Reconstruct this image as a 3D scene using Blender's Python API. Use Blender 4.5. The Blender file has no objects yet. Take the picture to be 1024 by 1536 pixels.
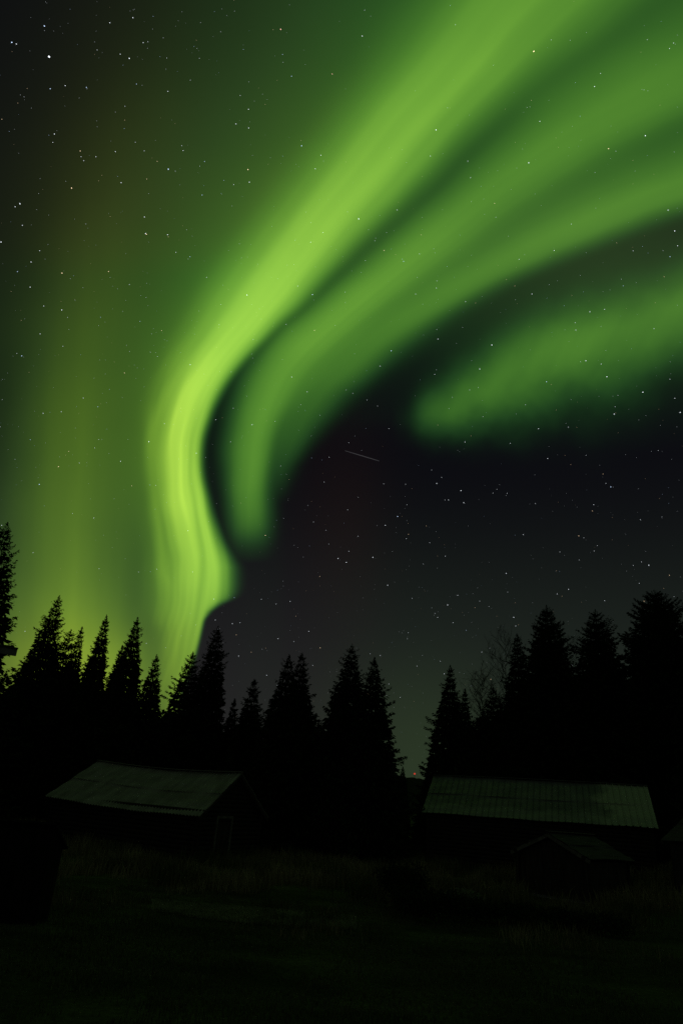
import bpy, math, random
import numpy as np
from mathutils import Vector

# ------------------------------------------------------------------ camera, sky, exposure
SC = bpy.context.scene
COL = SC.collection
CAM_H = 3.6
PITCH = math.atan(432 / 1024)
ROLL = math.atan(.08)
_R0 = np.array([1., 0, 0]); _U0 = np.array([0, -math.sin(PITCH), math.cos(PITCH)])
FW = np.array([0, math.cos(PITCH), math.sin(PITCH)])
RT = math.cos(ROLL) * _R0 + math.sin(ROLL) * _U0
UP = math.cos(ROLL) * _U0 - math.sin(ROLL) * _R0


def ray(px, py):
    d = FW + RT * (px - 512) / 1024 + UP * (768 - py) / 1024
    return d / d[1]


def at(px, py, Y):
    """point seen in direction (px, py) at ground distance Y"""
    return Vector(tuple(np.array([0, 0, CAM_H]) + ray(px, py) * Y))


cd = bpy.data.cameras.new('camera')
cd.sensor_fit = 'VERTICAL'; cd.sensor_height = 36; cd.lens = 24
cd.clip_end = 20000
cam = bpy.data.objects.new('camera', cd); COL.objects.link(cam)
cam.location = (0, 0, CAM_H)
from mathutils import Matrix
cam.rotation_euler = Matrix((tuple(RT), tuple(UP), tuple(-FW))).transposed().to_euler()
SC.camera = cam
SC.view_settings.view_transform = 'Standard'
SC.view_settings.look = 'None'
SC.view_settings.exposure = 0; SC.view_settings.gamma = 1
SC.view_settings.use_curve_mapping = False
SC.cycles.max_bounces = 4; SC.cycles.diffuse_bounces = 2; SC.cycles.transparent_max_bounces = 12
SC.cycles.use_denoising = False

W = bpy.data.worlds.new('World'); SC.world = W; W.use_nodes = True
NT = W.node_tree; NT.nodes.clear()


class V:
    """tiny expression language over Math nodes"""
    def __init__(s, k): s.k = k
    def __add__(a, b): return M('ADD', a, b)
    __radd__ = __add__
    def __sub__(a, b): return M('SUBTRACT', a, b)
    def __rsub__(a, b): return M('SUBTRACT', b, a)
    def __mul__(a, b): return M('MULTIPLY', a, b)
    __rmul__ = __mul__
    def __truediv__(a, b): return M('DIVIDE', a, b)
    def __pow__(a, b): return M('POWER', a, b)


def plug(inp, a):
    if isinstance(a, V): NT.links.new(a.k, inp)
    else: inp.default_value = a


def M(op, *a):
    n = NT.nodes.new('ShaderNodeMath'); n.operation = op
    for i, x in enumerate(a): plug(n.inputs[i], x)
    return V(n.outputs[0])


def dot(vec, c):
    n = NT.nodes.new('ShaderNodeVectorMath'); n.operation = 'DOT_PRODUCT'
    NT.links.new(vec, n.inputs[0]); n.inputs[1].default_value = tuple(c)
    return V(n.outputs['Value'])


def curve(x, pts, lo=-600., hi=1500.):
    """smooth curve through pts [(x, value)...]; x in tangent units of the sky chart"""
    vs = [p[1] for p in pts]; v0, v1 = min(vs), max(vs)
    if v1 - v0 < 1e-6: return v0
    n = NT.nodes.new('ShaderNodeFloatCurve'); m = n.mapping
    m.use_clip = False; m.extend = 'HORIZONTAL'
    c = m.curves[0]
    q = [((p[0] - lo) / (hi - lo), (p[1] - v0) / (v1 - v0)) for p in sorted(pts)]
    c.points[0].location = q[0]; c.points[1].location = q[-1]
    for a in q[1:-1]: c.points.new(*a)
    for p in c.points: p.handle_type = 'AUTO_CLAMPED'
    m.update()
    plug(n.inputs['Value'], (x - lo) * (1 / (hi - lo)))
    return V(n.outputs[0]) * (v1 - v0) + v0


def noise(x, y, sx, sy, seed, detail=2.):
    c = NT.nodes.new('ShaderNodeCombineXYZ')
    plug(c.inputs[0], x * (1 / sx)); plug(c.inputs[1], y * (1 / sy)); c.inputs[2].default_value = seed
    n = NT.nodes.new('ShaderNodeTexNoise'); n.inputs['Scale'].default_value = 1
    n.inputs['Detail'].default_value = detail
    NT.links.new(c.outputs[0], n.inputs['Vector'])
    return V(n.outputs[0])


def side(t, wn, wp, en=2., ep=2.):
    """bell of t with width wn (t<0) and wp (t>0) and its own edge hardness each side"""
    a = M('EXPONENT', 0 - M('MAXIMUM', (0 - t) / wn, 0.0) ** en)
    b = M('EXPONENT', 0 - M('MAXIMUM', t / wp, 0.0) ** ep)
    return a * b


def sstep(x, a, b):
    n = NT.nodes.new('ShaderNodeMapRange'); n.interpolation_type = 'SMOOTHSTEP'
    plug(n.inputs['Value'], x); n.inputs['From Min'].default_value = a; n.inputs['From Max'].default_value = b
    return V(n.outputs[0])


def build_sky():
    tc = NT.nodes.new('ShaderNodeTexCoord').outputs['Generated']
    f = dot(tc, FW); fs = M('MAXIMUM', f, .22)
    X = dot(tc, RT) / fs * 1024 + 512
    Y = 768 - dot(tc, UP) / fs * 1024
    front = sstep(f, .2, .62)
    # slow wobble so that no band has a ruled edge
    wob = curve(Y, [(0, 1), (600, .8), (740, .25), (800, 0), (960, 0), (1100, .3)])
    Xw = X + (noise(X, Y, 210, 260, 3.1) - .5) * 22 * wob + (noise(X, Y, 60, 110, 12.6, 1.) - .5) * curve(Y, [(480, 0), (640, 9), (760, 13), (900, 12), (1050, 8)])
    Yw = Y + (noise(X, Y, 200, 200, 7.7) - .5) * 18
    # ---- bright main curtain
    mc = curve(Yw, [(-600, 1500), (-300, 1120), (-100, 900), (0, 790), (100, 702), (200, 612), (300, 530), (400, 442), (450, 402), (500, 363),
                    (550, 326), (600, 299), (650, 285), (700, 281), (750, 285), (800, 295), (850, 305), (900, 304), (950, 293), (1000, 280), (1040, 266), (1100, 258)])
    tm = Xw - mc
    wl = curve(Yw, [(-600, 260), (-300, 200), (0, 145), (100, 128), (200, 112), (300, 104), (400, 94), (500, 76), (550, 64), (600, 54), (700, 45), (800, 55), (900, 66), (950, 50), (1000, 36), (1050, 24)])
    wr = curve(Yw, [(-600, 240), (-300, 180), (0, 145), (100, 108), (200, 84), (300, 66), (400, 52), (450, 46), (500, 38), (550, 31), (600, 25), (700, 21), (750, 22), (800, 28), (850, 38)])
    hook = curve(Yw, [(840, 1), (868, 1.02), (884, 1.), (893, .93), (899, .80), (905, .6), (912, .41), (920, .28), (935, .19), (955, .19)], 830., 960.)
    wr = wr * hook
    am = curve(Yw, [(-600, .1), (-300, .2), (0, .25), (100, .31), (200, .37), (300, .46), (400, .56), (450, .6), (500, .62), (600, .70), (700, .70), (800, .60), (850, .56), (900, .47), (950, .36), (1000, .27), (1040, .2), (1100, .12)])
    fil = noise(tm + Yw * .03, Yw, 19, 360, 1.3, 1.2)
    famp = curve(Yw, [(450, 0), (600, .6), (700, 1.15), (1000, 1.25)])
    ray_ = noise(tm / wl, Yw, .42, 900, 4.4, 2.)
    main = side(tm, wl, wr, 2.3, curve(Yw, [(400, 2.2), (600, 3.), (750, 3.2), (900, 3.2)])) * am * (1 + (fil - .5) * famp) * (1 + (ray_ - .5) * .5)
    # ---- its soft left-hand veil
    hw = curve(Yw, [(-600, 330), (0, 250), (200, 210), (400, 170), (500, 165), (600, 150), (700, 140), (800, 135), (900, 125), (1000, 105)])
    ha = curve(Yw, [(-600, .06), (0, .1), (200, .16), (400, .22), (500, .22), (600, .22), (700, .23), (800, .21), (900, .19), (1000, .16), (1060, .1)])
    halo = side(tm, hw, curve(Yw, [(450, 20), (800, 15), (900, 9), (930, 5), (1100, 5)]), 1.25, 1.6) * ha * M('LESS_THAN', tm, 60.) * .85
    # ---- separate thin curtain left of the main one, low down
    fc = curve(Yw, [(560, 232), (650, 230), (700, 231), (750, 233), (800, 238), (860, 246), (930, 262), (1000, 262)])
    filb = side(Xw - fc, 15., 11., 1.6, 2.) * curve(Yw, [(500, 0), (600, .06), (700, .15), (800, .14), (900, .12), (1000, .1)])
    # ---- left glow
    gc = curve(Yw, [(0, 330), (300, 190), (600, 120), (750, 112), (900, 118), (1000, 128)])
    gwn = curve(Yw, [(0, 160), (300, 110), (600, 86), (750, 96), (900, 125), (1000, 150)])
    gwp = curve(Yw, [(0, 160), (300, 110), (600, 80), (750, 84), (900, 84), (950, 92), (1000, 105)])
    ga = curve(Yw, [(-600, .01), (0, .006), (200, .014), (300, .022), (500, .06), (650, .115), (750, .14), (850, .18), (950, .26), (1020, .32), (1100, .26)])
    streak = noise(Xw + Yw * .04, Yw, 46, 620, 5.2, 2.)
    glow = side(Xw - gc, gwn, gwp, 2., 2.) * ga * (1 - sstep(tm, -15, 12)) * (1 + (streak - .5) * .42)
    # ---- second curtain, upper strand ending in a round lobe
    sc = curve(Yw, [(-600, 2300), (0, 1220), (100, 1060), (200, 872), (300, 725), (400, 600), (450, 535), (500, 475), (550, 432), (600, 404), (650, 388), (700, 380), (750, 377), (800, 378)])
    swl = curve(Yw, [(-200, 260), (100, 190), (200, 112), (300, 78), (400, 64), (500, 54), (600, 42), (700, 34), (800, 28)])
    swr = curve(Yw, [(-200, 220), (100, 160), (200, 110), (300, 90), (400, 70), (500, 62), (600, 42), (660, 27), (800, 25)])
    sa = curve(Yw, [(-600, .03), (0, .10), (100, .16), (200, .18), (300, .2), (400, .25), (500, .29), (550, .27), (600, .26), (650, .25), (700, .24), (750, .2), (780, .15), (805, .07), (825, .02), (845, 0)])
    sa = sa * (1 + (noise((Xw - sc) / swl, Yw, .5, 900, 6.1, 2.) - .5) * .28)
    sec = side(Xw - sc, swl, swr, 2.4, 2.3) * sa
    # ---- second curtain, lower broad strand
    lc = curve(Yw, [(-600, 2900), (0, 1750), (200, 1240), (270, 1030), (300, 955), (350, 845), (400, 745), (450, 655), (500, 570), (550, 510), (600, 462), (700, 420), (760, 405)])
    lwl = curve(Yw, [(0, 300), (200, 230), (300, 150), (400, 120), (500, 90), (600, 60), (700, 30)])
    lwr = curve(Yw, [(0, 340), (200, 230), (300, 110), (350, 74), (400, 60), (450, 54), (500, 56), (600, 46), (700, 22)])
    la = curve(Yw, [(-600, .01), (0, .08), (150, .14), (270, .18), (300, .185), (400, .18), (500, .17), (600, .12), (650, .09), (700, .05), (760, 0)])
    low = side(Xw - lc, lwl, lwr, 2., 2.4) * la * (1 + (noise((Xw - lc) / lwl, Yw, .6, 900, 8.3, 2.) - .5) * .35)
    # ---- third, detached curtain on the right (a chart over X)
    Yz = Y + (noise(X, Y, 120, 120, 9.4, 3.) - .5) * (sstep(Y - X * -.45, 850, 960) * 40 + 46)
    tcx = curve(X, [(600, 636), (640, 622), (710, 588), (786, 548), (877, 512), (945, 488), (1013, 458), (1200, 385), (1500, 280)])
    twu = curve(X, [(600, 30), (710, 44), (800, 52), (900, 54), (1013, 50), (1500, 80)])
    twd = curve(X, [(600, 20), (640, 28), (710, 42), (786, 54), (850, 62), (945, 76), (1013, 72), (1500, 95)])
    ta = curve(X, [(585, 0), (608, .008), (628, .05), (660, .115), (720, .155), (800, .17), (880, .175), (940, .17), (1013, .165), (1200, .12), (1500, .04)])
    third = side(Yz - tcx, twu, twd, 1.8, 1.9) * ta * (1 + (noise(X + Y * .5, Y, 55, 400, 2.2, 2.) - .5) * .5)
    # ---- broad faint green veil over the upper middle, and between the strands
    veil = side(X - curve(Y, [(-600, 900), (0, 640), (400, 430), (700, 260)]), 330., 620., 2., 2.) * curve(Y, [(-600, .02), (0, .03), (300, .032), (450, .026), (560, .006), (640, 0)])
    veil2 = side(X - 980., 330., 700., 2., 2.) * curve(Y, [(-600, .02), (0, .03), (250, .016), (340, .006), (450, .006), (600, .003), (680, 0)])
    haze_r = side(X - 940., 300., 500., 2., 2.) * side(Y - 380., 110., 120., 2., 2.) * .013
    q = 0.
    for c_ in (main, halo, filb, glow, sec, low, third): q = c_ * c_ + q
    T = (M('SQRT', q) + veil + veil2) * front
    T = T * (1 + (noise(X, Y, 260, 260, 11.2, 4.) - .5) * .24)
    # ---- colour: brighter is yellower; low and far left is yellower too
    yel = curve(Y, [(500, 0), (700, .03), (850, .04), (950, .12), (1100, .30)]) * (1 - sstep(X, 260, 420)) + (1 - sstep(X, 80, 360)) * curve(Y, [(0, .5), (300, .46), (450, .36), (600, .27), (850, .22), (1000, .24)])
    lowglow = sstep(0 - tc_z(tc), -.48, -.02)
    gr = sstep(X, 420, 640) * .35 + .65
    dark = 1 - sstep(f, .55, .9) * .25
    back_fill = (1 - front) * .034  # unseen glow added behind the camera to brighten roofs and ground
    Rc = (T + .0001) ** 1.5 * .50 + T * .10 + T * yel * .75 + M('MINIMUM', T, .12) * (1 - sstep(X, 300, 640)) * curve(Y, [(-200, .2), (0, .2), (250, .16), (420, 0)]) + .0036 + lowglow * .0135 + back_fill * .72
    Gc = T * 1.0 + .0036 + lowglow * gr * .0205 + back_fill
    Bc = T * .07 + T * T * .035 + M('MINIMUM', T, .05) * .08 + .0054 + lowglow * .0118 - M('MINIMUM', T, .3) * yel * .11 + back_fill * .68
    # faint reddish ray below the arch
    red = side(X - 520., 75., 60., 2., 2.) * side(Y - 780., 150., 160., 2., 2.) * .0032
    gap = side(X - 630, 170., 130., 2., 2.) * sstep(Y, 930, 1150)
    Rc = Rc + gap * .006 + haze_r * .9; Gc = Gc + gap * .012 + haze_r; Bc = Bc + gap * .001 + haze_r * .35
    cc = NT.nodes.new('ShaderNodeCombineColor')
    plug(cc.inputs[0], Rc + red); plug(cc.inputs[1], Gc + red * .25); plug(cc.inputs[2], Bc)
    bg = NT.nodes.new('ShaderNodeBackground'); NT.links.new(cc.outputs[0], bg.inputs['Color'])
    bg.inputs['Strength'].default_value = 1.0
    out = NT.nodes.new('ShaderNodeOutputWorld'); NT.links.new(bg.outputs[0], out.inputs['Surface'])


def tc_z(tc):
    s = NT.nodes.new('ShaderNodeSeparateXYZ'); NT.links.new(tc, s.inputs[0])
    return V(s.outputs[2])


build_sky()
W.cycles.sampling_method = 'MANUAL'; W.cycles.sample_map_resolution = 512

# ------------------------------------------------------------------ helpers
rnd = random.Random(11)


def meta(o, label=None, cat=None, group=None, kind=None):
    if label: o['label'] = label
    if cat: o['category'] = cat
    if group: o['group'] = group
    if kind: o['kind'] = kind
    return o


def thing(name, loc, label, cat, group=None):
    o = bpy.data.objects.new(name, None); COL.objects.link(o); o.location = loc
    o.empty_display_size = .3
    return meta(o, label, cat, group)


class MB:
    def __init__(s): s.v = []; s.f = []; s.uv = {}
    def add(s, vs, fs):
        b = len(s.v); s.v += [tuple(v) for v in vs]; s.f += [tuple(b + i for i in f) for f in fs]
    def box(s, c, x, y, z):
        """oriented box: centre, half-axis vectors"""
        c = Vector(c); x, y, z = Vector(x), Vector(y), Vector(z)
        s.add([c + a * x + b * y + d * z for d in (-1, 1) for a, b in ((-1, -1), (1, -1), (1, 1), (-1, 1))],
              [(3, 2, 1, 0), (4, 5, 6, 7), (0, 1, 5, 4), (1, 2, 6, 5), (2, 3, 7, 6), (3, 0, 4, 7)])
    def bar(s, a, b, w, h, up=(0, 0, 1)):
        a, b = Vector(a), Vector(b); d = b - a
        if d.length < 1e-5: return
        q = d.cross(Vector(up))
        q = q.normalized() if q.length > 1e-6 else Vector((1, 0, 0)); n = q.cross(d).normalized()
        s.box((a + b) / 2, d / 2, q * w / 2, n * h / 2)
    def tube(s, a, b, ra, rb, n=6, caps=True):
        a, b = Vector(a), Vector(b); d = (b - a)
        if d.length < 1e-6: return
        d.normalize()
        q = d.cross(Vector((0, 0, 1)));  q = Vector((1, 0, 0)) if q.length < 1e-3 else q.normalized()
        w = d.cross(q)
        vs = [p + r * (math.cos(t) * q + math.sin(t) * w) for p, r in ((a, ra), (b, rb)) for t in [2 * math.pi * k / n for k in range(n)]]
        fs = [(k, (k + 1) % n, n + (k + 1) % n, n + k) for k in range(n)]
        if caps: fs += [tuple(range(n))[::-1], tuple(range(n, 2 * n))]
        s.add(vs, fs)
    def build(s, name, mat, parent=None, smooth=False):
        me = bpy.data.meshes.new(name); me.from_pydata(s.v, [], s.f); me.update()
        return link(name, me, mat, parent, smooth)


def link(name, me, mat, parent=None, smooth=False):
    me.materials.append(mat)
    if smooth: me.polygons.foreach_set('use_smooth', [True] * len(me.polygons))
    o = bpy.data.objects.new(name, me); COL.objects.link(o)
    if parent:
        o.parent = parent
        p = parent; off = Vector((0, 0, 0))
        while p: off += p.location; p = p.parent
        me.transform(Matrix.Translation(-off))
    return o


def np_mesh(name, verts, faces, mat, parent=None, smooth=False, k=3):
    me = bpy.data.meshes.new(name)
    verts = np.asarray(verts, np.float32).reshape(-1, 3); faces = np.asarray(faces, np.int32).reshape(-1, k)
    me.vertices.add(len(verts)); me.vertices.foreach_set('co', verts.ravel())
    me.loops.add(faces.size); me.loops.foreach_set('vertex_index', faces.ravel())
    me.polygons.add(len(faces)); me.polygons.foreach_set('loop_start', np.arange(0, faces.size, k, dtype=np.int32))
    me.polygons.foreach_set('loop_total', np.full(len(faces), k, np.int32))
    me.update(); me.validate()
    return link(name, me, mat, parent, smooth)


def mat(name, c1, c2, scale=3., rough=.85, detail=5., stretch=(1, 1, 1), bump=0., spec=.25, coords='Object', extra=None, metal=0.):
    m = bpy.data.materials.new(name); m.use_nodes = True; t = m.node_tree
    b = t.nodes['Principled BSDF']; b.inputs['Roughness'].default_value = rough
    b.inputs['Specular IOR Level'].default_value = spec; b.inputs['Metallic'].default_value = metal
    tc = t.nodes.new('ShaderNodeTexCoord'); mp = t.nodes.new('ShaderNodeMapping'); mp.inputs['Scale'].default_value = stretch
    n = t.nodes.new('ShaderNodeTexNoise'); n.inputs['Scale'].default_value = scale; n.inputs['Detail'].default_value = detail
    r = t.nodes.new('ShaderNodeValToRGB'); r.color_ramp.elements[0].position = .32; r.color_ramp.elements[1].position = .68
    r.color_ramp.elements[0].color = (*c1, 1); r.color_ramp.elements[1].color = (*c2, 1)
    t.links.new(tc.outputs[coords], mp.inputs[0]); t.links.new(mp.outputs[0], n.inputs[0])
    t.links.new(n.outputs[0], r.inputs[0]); col = r.outputs[0]
    if extra: col = extra(t, tc, col)
    t.links.new(col, b.inputs['Base Color'])
    if bump:
        bp = t.nodes.new('ShaderNodeBump'); bp.inputs['Strength'].default_value = bump
        t.links.new(n.outputs[0], bp.inputs['Height']); t.links.new(bp.outputs[0], b.inputs['Normal'])
    return m


def mix_mask(c, scale, lo, hi, coords='UV', stretch=(1, 1, 1), fac=1.):
    def f(t, tc, col):
        mp = t.nodes.new('ShaderNodeMapping'); mp.inputs['Scale'].default_value = stretch
        n = t.nodes.new('ShaderNodeTexNoise'); n.inputs['Scale'].default_value = scale; n.inputs['Detail'].default_value = 6
        t.links.new(tc.outputs[coords], mp.inputs[0]); t.links.new(mp.outputs[0], n.inputs[0])
        r = t.nodes.new('ShaderNodeMapRange'); r.inputs['From Min'].default_value = lo; r.inputs['From Max'].default_value = hi
        r.inputs['To Max'].default_value = fac
        t.links.new(n.outputs[0], r.inputs[0])
        mx = t.nodes.new('ShaderNodeMix'); mx.data_type = 'RGBA'; mx.inputs['B'].default_value = (*c, 1)
        t.links.new(r.outputs[0], mx.inputs[0]); t.links.new(col, mx.inputs['A'])
        return mx.outputs['Result']
    return f


NEEDLE = mat('spruce needles', (.010, .016, .008), (.026, .036, .016), 1.5, .95, spec=.05)
NEEDLE2 = mat('pine needles', (.012, .018, .010), (.028, .038, .020), 1.5, .95, spec=.05)
BARK = mat('spruce bark', (.03, .024, .018), (.07, .055, .042), 6, .95, stretch=(1, 1, .2), bump=.4, spec=.05)
TWIG = mat('bare birch twigs', (.03, .026, .022), (.06, .052, .045), 6, .9, spec=.05)
BIRCH = mat('birch bark', (.08, .075, .07), (.3, .29, .27), 5, .8, stretch=(1, 1, .4), spec=.1)
LEAF = mat('willow leaves', (.014, .022, .010), (.03, .045, .018), 4, .9, spec=.05)
LEAF2 = mat('pale shrub leaves', (.09, .12, .06), (.17, .21, .11), 4, .9, spec=.05)
LOG = mat('weathered logs', (.012, .011, .009), (.038, .034, .026), 3, .9, stretch=(1, 1, 9), bump=.3, spec=.1)
BOARD = mat('grey boards', (.018, .016, .013), (.05, .046, .036), 3, .9, stretch=(3, 3, .4), bump=.2, spec=.1)
TRIM = mat('pale worn trim', (.07, .07, .055), (.15, .15, .115), 4, .85, spec=.1)
ROOF_A = mat('old corrugated roofing', (.165, .18, .135), (.245, .265, .19), 1.1, .7, coords='UV', stretch=(2.2, .35, 1), spec=.2,
             extra=mix_mask((.10, .10, .07), .9, .45, .62, stretch=(1.2, .7, 1), fac=.45))
PALE = mat('sun-bleached boards', (.11, .11, .095), (.2, .2, .17), 4, .85, spec=.1)
HINGE = mat('iron fittings', (.02, .02, .02), (.05, .045, .04), 9, .6)
STONE = mat('foundation stones', (.08, .08, .075), (.2, .2, .19), 4, .95, bump=.3)


def wear_patch(t, tc, col):
    """lichen-darkened left three quarters, cleaner sheets at the right-hand end (a stain with its own edge)"""
    sp = t.nodes.new('ShaderNodeSeparateXYZ'); t.links.new(tc.outputs['UV'], sp.inputs[0])
    n = t.nodes.new('ShaderNodeTexNoise'); n.inputs['Scale'].default_value = .8; n.inputs['Detail'].default_value = 4
    t.links.new(tc.outputs['UV'], n.inputs[0])
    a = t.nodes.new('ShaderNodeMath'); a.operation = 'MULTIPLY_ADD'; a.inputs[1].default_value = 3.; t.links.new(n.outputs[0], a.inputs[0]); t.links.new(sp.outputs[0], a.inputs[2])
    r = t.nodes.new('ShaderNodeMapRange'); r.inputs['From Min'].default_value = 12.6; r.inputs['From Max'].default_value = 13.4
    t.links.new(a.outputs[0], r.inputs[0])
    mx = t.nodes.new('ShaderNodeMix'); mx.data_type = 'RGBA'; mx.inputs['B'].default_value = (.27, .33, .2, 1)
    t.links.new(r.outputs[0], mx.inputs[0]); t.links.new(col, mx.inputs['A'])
    # paler weathered strip along the eave
    r2 = t.nodes.new('ShaderNodeMapRange'); r2.inputs['From Min'].default_value = 4.35; r2.inputs['From Max'].default_value = 4.75; r2.inputs['To Max'].default_value = .5
    b = t.nodes.new('ShaderNodeMath'); b.operation = 'MULTIPLY_ADD'; b.inputs[1].default_value = 1.6; t.links.new(n.outputs[0], b.inputs[0])
    t.links.new(sp.outputs[1], b.inputs[2]); t.links.new(b.outputs[0], r2.inputs[0])
    m2 = t.nodes.new('ShaderNodeMix'); m2.data_type = 'RGBA'; m2.inputs['B'].default_value = (.2, .24, .17, 1)
    t.links.new(r2.outputs[0], m2.inputs[0]); t.links.new(mx.outputs['Result'], m2.inputs['A'])
    return m2.outputs['Result']


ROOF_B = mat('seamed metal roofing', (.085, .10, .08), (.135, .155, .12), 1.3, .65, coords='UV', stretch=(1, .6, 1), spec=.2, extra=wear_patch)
ROOF_C = mat('board roofing', (.03, .033, .026), (.06, .062, .05), 1.3, .9, coords='UV', stretch=(.6, 4, 1), spec=.1)


def ground_mat():
    m = bpy.data.materials.new('meadow ground'); m.use_nodes = True; t = m.node_tree
    b = t.nodes['Principled BSDF']; b.inputs['Roughness'].default_value = .95; b.inputs['Specular IOR Level'].default_value = .05
    tc = t.nodes.new('ShaderNodeTexCoord')
    mp = t.nodes.new('ShaderNodeMapping'); mp.inputs['Scale'].default_value = (.25, .6, 1); t.links.new(tc.outputs['Object'], mp.inputs[0])
    n = t.nodes.new('ShaderNodeTexNoise'); n.inputs['Scale'].default_value = .8; n.inputs['Detail'].default_value = 8; n.inputs['Roughness'].default_value = .6
    t.links.new(mp.outputs[0], n.inputs[0])
    r = t.nodes.new('ShaderNodeValToRGB'); e = r.color_ramp.elements
    e[0].position = .35; e[0].color = (.022, .032, .013, 1); e[1].position = .7; e[1].color = (.085, .10, .045, 1)
    t.links.new(n.outputs[0], r.inputs[0])
    n2 = t.nodes.new('ShaderNodeTexNoise'); n2.inputs['Scale'].default_value = 9; n2.inputs['Detail'].default_value = 6
    t.links.new(tc.outputs['Object'], n2.inputs[0])
    mx = t.nodes.new('ShaderNodeMix'); mx.data_type = 'RGBA'; mx.blend_type = 'MULTIPLY'; mx.inputs[0].default_value = .7
    r2 = t.nodes.new('ShaderNodeValToRGB'); r2.color_ramp.elements[0].position = .35; r2.color_ramp.elements[0].color = (.4, .4, .4, 1); r2.color_ramp.elements[1].position = .65
    t.links.new(n2.outputs[0], r2.inputs[0]); t.links.new(r.outputs[0], mx.inputs['A']); t.links.new(r2.outputs[0], mx.inputs['B'])
    t.links.new(mx.outputs['Result'], b.inputs['Base Color'])
    bp = t.nodes.new('ShaderNodeBump'); bp.inputs['Strength'].default_value = .8; bp.inputs['Distance'].default_value = .05
    t.links.new(n2.outputs[0], bp.inputs['Height']); t.links.new(bp.outputs[0], b.inputs['Normal'])
    return m


# ------------------------------------------------------------------ terrain
def ss(a, b, x):
    t = np.clip((np.asarray(x, float) - a) / (b - a), 0, 1); return t * t * (3 - 2 * t)


def gz(x, y):
    x = np.asarray(x, float); y = np.asarray(y, float)
    z = 1.9 * (1 - ss(1, 12, y)) * (y > -400) + 1.0 * ss(8, 26, x) * ss(26, 42, y)
    z = z + .10 * np.sin(x * .31 + 1.3) * np.sin(y * .23) * ss(10, 20, y) + .05 * np.sin(x * .9 + y * .4) * np.sin(y * .7 - x * .2)
    return z


GM = ground_mat()


def grid(name, xs, ys, zf, m, **kw):
    X, Y = np.meshgrid(xs, ys); Z = zf(X, Y)
    v = np.stack([X, Y, Z], -1).reshape(-1, 3); nx, ny = len(xs), len(ys)
    i = (np.arange(ny - 1)[:, None] * nx + np.arange(nx - 1)[None]).ravel()
    f = np.stack([i, i + 1, i + nx + 1, i + nx], -1)
    return np_mesh(name, v, f, m, smooth=True, k=4)


xs = np.concatenate([-np.geomspace(3500, 45, 30), np.arange(-44, 45, .5), np.geomspace(45, 3500, 30)])
ys = np.concatenate([-np.geomspace(3500, 5, 20), np.arange(-4, 75, .5), np.geomspace(75, 3500, 30)])
g = grid('ground', xs, ys, gz, GM); meta(g, kind='structure')

HILLM = mat('distant forest', (.006, .009, .005), (.014, .02, .010), .02, .95, spec=.02)


def hill_z(x, y):
    az = x / y
    base = 3.6 + y * (.034 + .006 * np.sin(az * 9 + .8) + .004 * np.sin(az * 23) - .0035 * np.exp(-((az - .118) / .02) ** 2))
    jag = 2.2 * np.sin(x * .35) * np.sin(x * .113 + 2) + 1.6 * np.sin(x * .83 + 1)
    k = ss(500, 900, y) * (1 - ss(900, 1300, y) * .55)
    return -2 + (base + jag * .5) * k * np.where(y > 1, 1, 0)


hx = np.linspace(-1100, 1100, 900); hy = np.linspace(500, 1300, 17)
h = grid('hills', hx, hy, hill_z, HILLM); meta(h, kind='structure')


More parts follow.
